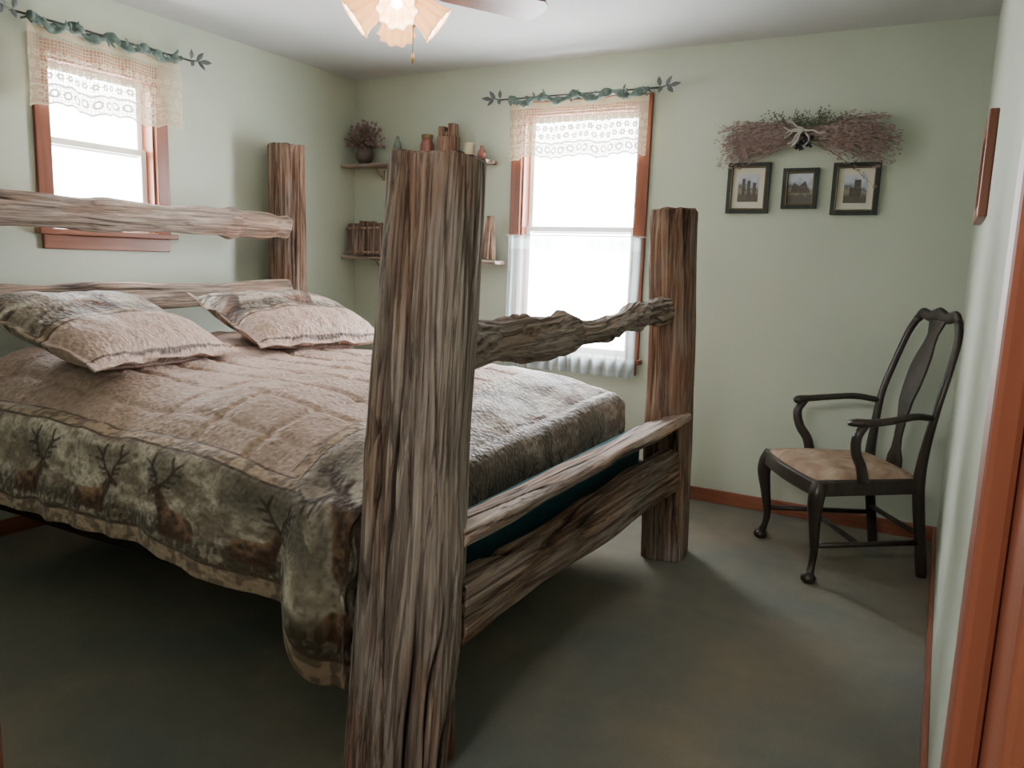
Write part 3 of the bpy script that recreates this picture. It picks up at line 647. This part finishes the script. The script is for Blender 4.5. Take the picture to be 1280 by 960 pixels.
# ------------------------------------------------------------ ceiling fan
fx,fy=1.70,2.46;fan=empty('ceiling_fan_light',(fx,fy,0))
m_brass=simple('antique_brass',S(140,116,84),.35,.5,.15,metal=.7);m_blade=wood_trim('fan_blade_wood',S(84,54,44),S(124,86,70),.35,0)
q=MB();q.rev([(0,H),(.075,H),(.08,H-.03),(.11,H-.06),(.125,H-.11),(.115,H-.16),(.07,H-.18),(.04,H-.19),(.045,H-.20),(.055,H-.215),(.045,H-.235),(.02,H-.25),(0,H-.255)],(0,0,0),36);q.obj('motor_housing',m_brass,fan)
for k in range(5):
    a=math.radians(54.4+72*k)
    M0=Matrix.Rotation(a,4,'Z')@Matrix.Translation((0,0,H-.158))@Matrix.Rotation(math.radians(-13),4,'X')
    out_=[(.16,-.045),(.2,-.058),(.5,-.076),(.58,-.074),(.600,-.050),(.610,0),(.600,.050),(.58,.074),(.5,.076),(.2,.058),(.16,.045)]
    q=MB();prism([(x,y) for x,y in out_],-.004,.004,q);o=q.obj('blade_%d'%(k+1),m_blade,None,False,.002);o.parent=fan;o.matrix_local=M0
    q=MB();q.tube([(.09,0,-.008),(.15,.0,-.010),(.22,0,-.007)],[(.018,.005),(.03,.004),(.012,.003)],8);o=q.obj('blade_iron_%d'%(k+1),m_brass,None);o.parent=fan;o.matrix_local=M0
t=NT('frosted_amber_glass')
lw=t.n('ShaderNodeLayerWeight');lw.inputs[0].default_value=.5
ac=t.ramp(lw.outputs['Facing'],[(.15,S(246,232,204)),(.8,S(206,154,94))])
t.base(ac,.35,.5)
t.l(ac,t.b.inputs['Emission Color']);t.b.inputs['Emission Strength'].default_value=.4
tl=t.n('ShaderNodeBsdfTranslucent');tl.inputs[0].default_value=S(244,212,162);mx=t.n('ShaderNodeMixShader');mx.inputs[0].default_value=.35;t.l(t.b.outputs[0],mx.inputs[1]);t.l(tl.outputs[0],mx.inputs[2]);t.l(mx.outputs[0],t.out.inputs[0]);m_shade=t.m
t=NT('lamp_bulb');t.base(S(255,255,240));t.b.inputs['Emission Color'].default_value=S(255,240,212);t.b.inputs['Emission Strength'].default_value=16;m_bulb=t.m
for k in range(4):
    a=math.radians(-52.8+90*k);tilt=math.radians(52)
    dvec=Vector((math.cos(a)*math.sin(tilt),math.sin(a)*math.sin(tilt),-math.cos(tilt)))
    b0=Vector((math.cos(a)*.055,math.sin(a)*.055,H-.215))
    Rm=dvec.to_track_quat('Z','Y').to_matrix()
    q=MB();q.tube([Vector((0,0,H-.205)),b0+Vector((0,0,.008)),b0+dvec*.02],[.012,.013,.016],10);q.obj('arm_%d'%(k+1),m_brass,fan)
    sc_=.92
    q=MB();q.rev([(r_*sc_,z_*sc_) for r_,z_ in [(.020,.0),(.030,.008),(.050,.032),(.058,.065),(.060,.090),(.070,.118),(.078,.127)]],b0+dvec*.01,80,0,.09,10,Rm);o=q.obj('glass_shade_%d'%(k+1),m_shade,fan)
    s_=o.modifiers.new('s','SOLIDIFY');s_.thickness=.003
    q=MB();q.rev([(.0,.02),(.012,.025),(.018,.045),(.020,.06),(.014,.075),(0,.082)],b0+dvec*.01,16,0,0,8,Rm);q.obj('bulb_%d'%(k+1),m_bulb,fan)
    l=bpy.data.lights.new('bulb_light','POINT');l.energy=1.6;l.color=(1,.87,.68);l.shadow_soft_size=.03;lo=bpy.data.objects.new('bulb_light_%d'%(k+1),l);bpy.context.collection.objects.link(lo);lo.parent=fan;lo.location=b0+dvec*.15
q=MB();q.tube([(.06,.02,H-.23),(.06,.02,H-.40)],.0018,6);q.rev([(0,0),(.006,.006),(.008,.02),(.004,.038),(0,.04)],(.06,.02,H-.44),10);q.obj('pull_chain',m_brass,fan)
# ------------------------------------------------------------ lights
def area(name,loc,rot,sx,sy,e,c):
    l=bpy.data.lights.new(name,'AREA');l.shape='RECTANGLE';l.size=sx;l.size_y=sy;l.energy=e;l.color=c
    o=bpy.data.objects.new(name,l);bpy.context.collection.objects.link(o);o.location=loc;o.rotation_euler=rot;return o
area('window_daylight',((wx0+wx1)/2,D+.45,1.5),(math.radians(-90),0,0),1.3,1.9,140,(.99,.99,1))
area('window_daylight',(-.45,(ly0+ly1)/2,1.8),(0,math.radians(-90),0),1.3,1.1,70,(.99,.99,1))
area('hall_ceiling_lamp',(2.9,-.9,2.38),(math.radians(46),0,0),.6,.6,34,(1,.94,.87))
w=bpy.data.worlds.new('World');bpy.context.scene.world=w;w.use_nodes=True
bg=w.node_tree.nodes['Background'];bg.inputs[0].default_value=(.96,.98,1,1);bg.inputs[1].default_value=12
# ------------------------------------------------------------ camera
cam=bpy.data.cameras.new('camera');co=bpy.data.objects.new('camera',cam);bpy.context.collection.objects.link(co)
ya,pi_,ro=.4984,.1562,.0342
f=Vector((-math.sin(ya)*math.cos(pi_),math.cos(ya)*math.cos(pi_),-math.sin(pi_)));r=Vector((math.cos(ya),math.sin(ya),0));u=r.cross(f)
r2=math.cos(ro)*r+math.sin(ro)*u;u2=-math.sin(ro)*r+math.cos(ro)*u
M=Matrix((r2,u2,-f)).transposed().to_4x4();M.translation=(3.576,0,1.2905);co.matrix_world=M
cam.sensor_width=36;cam.lens=.9754*1000/1280*36;cam.clip_start=.02
bpy.context.scene.camera=co
sc=bpy.context.scene
sc.view_settings.view_transform='AgX'
sc.view_settings.look='None'
sc.view_settings.exposure=0.95
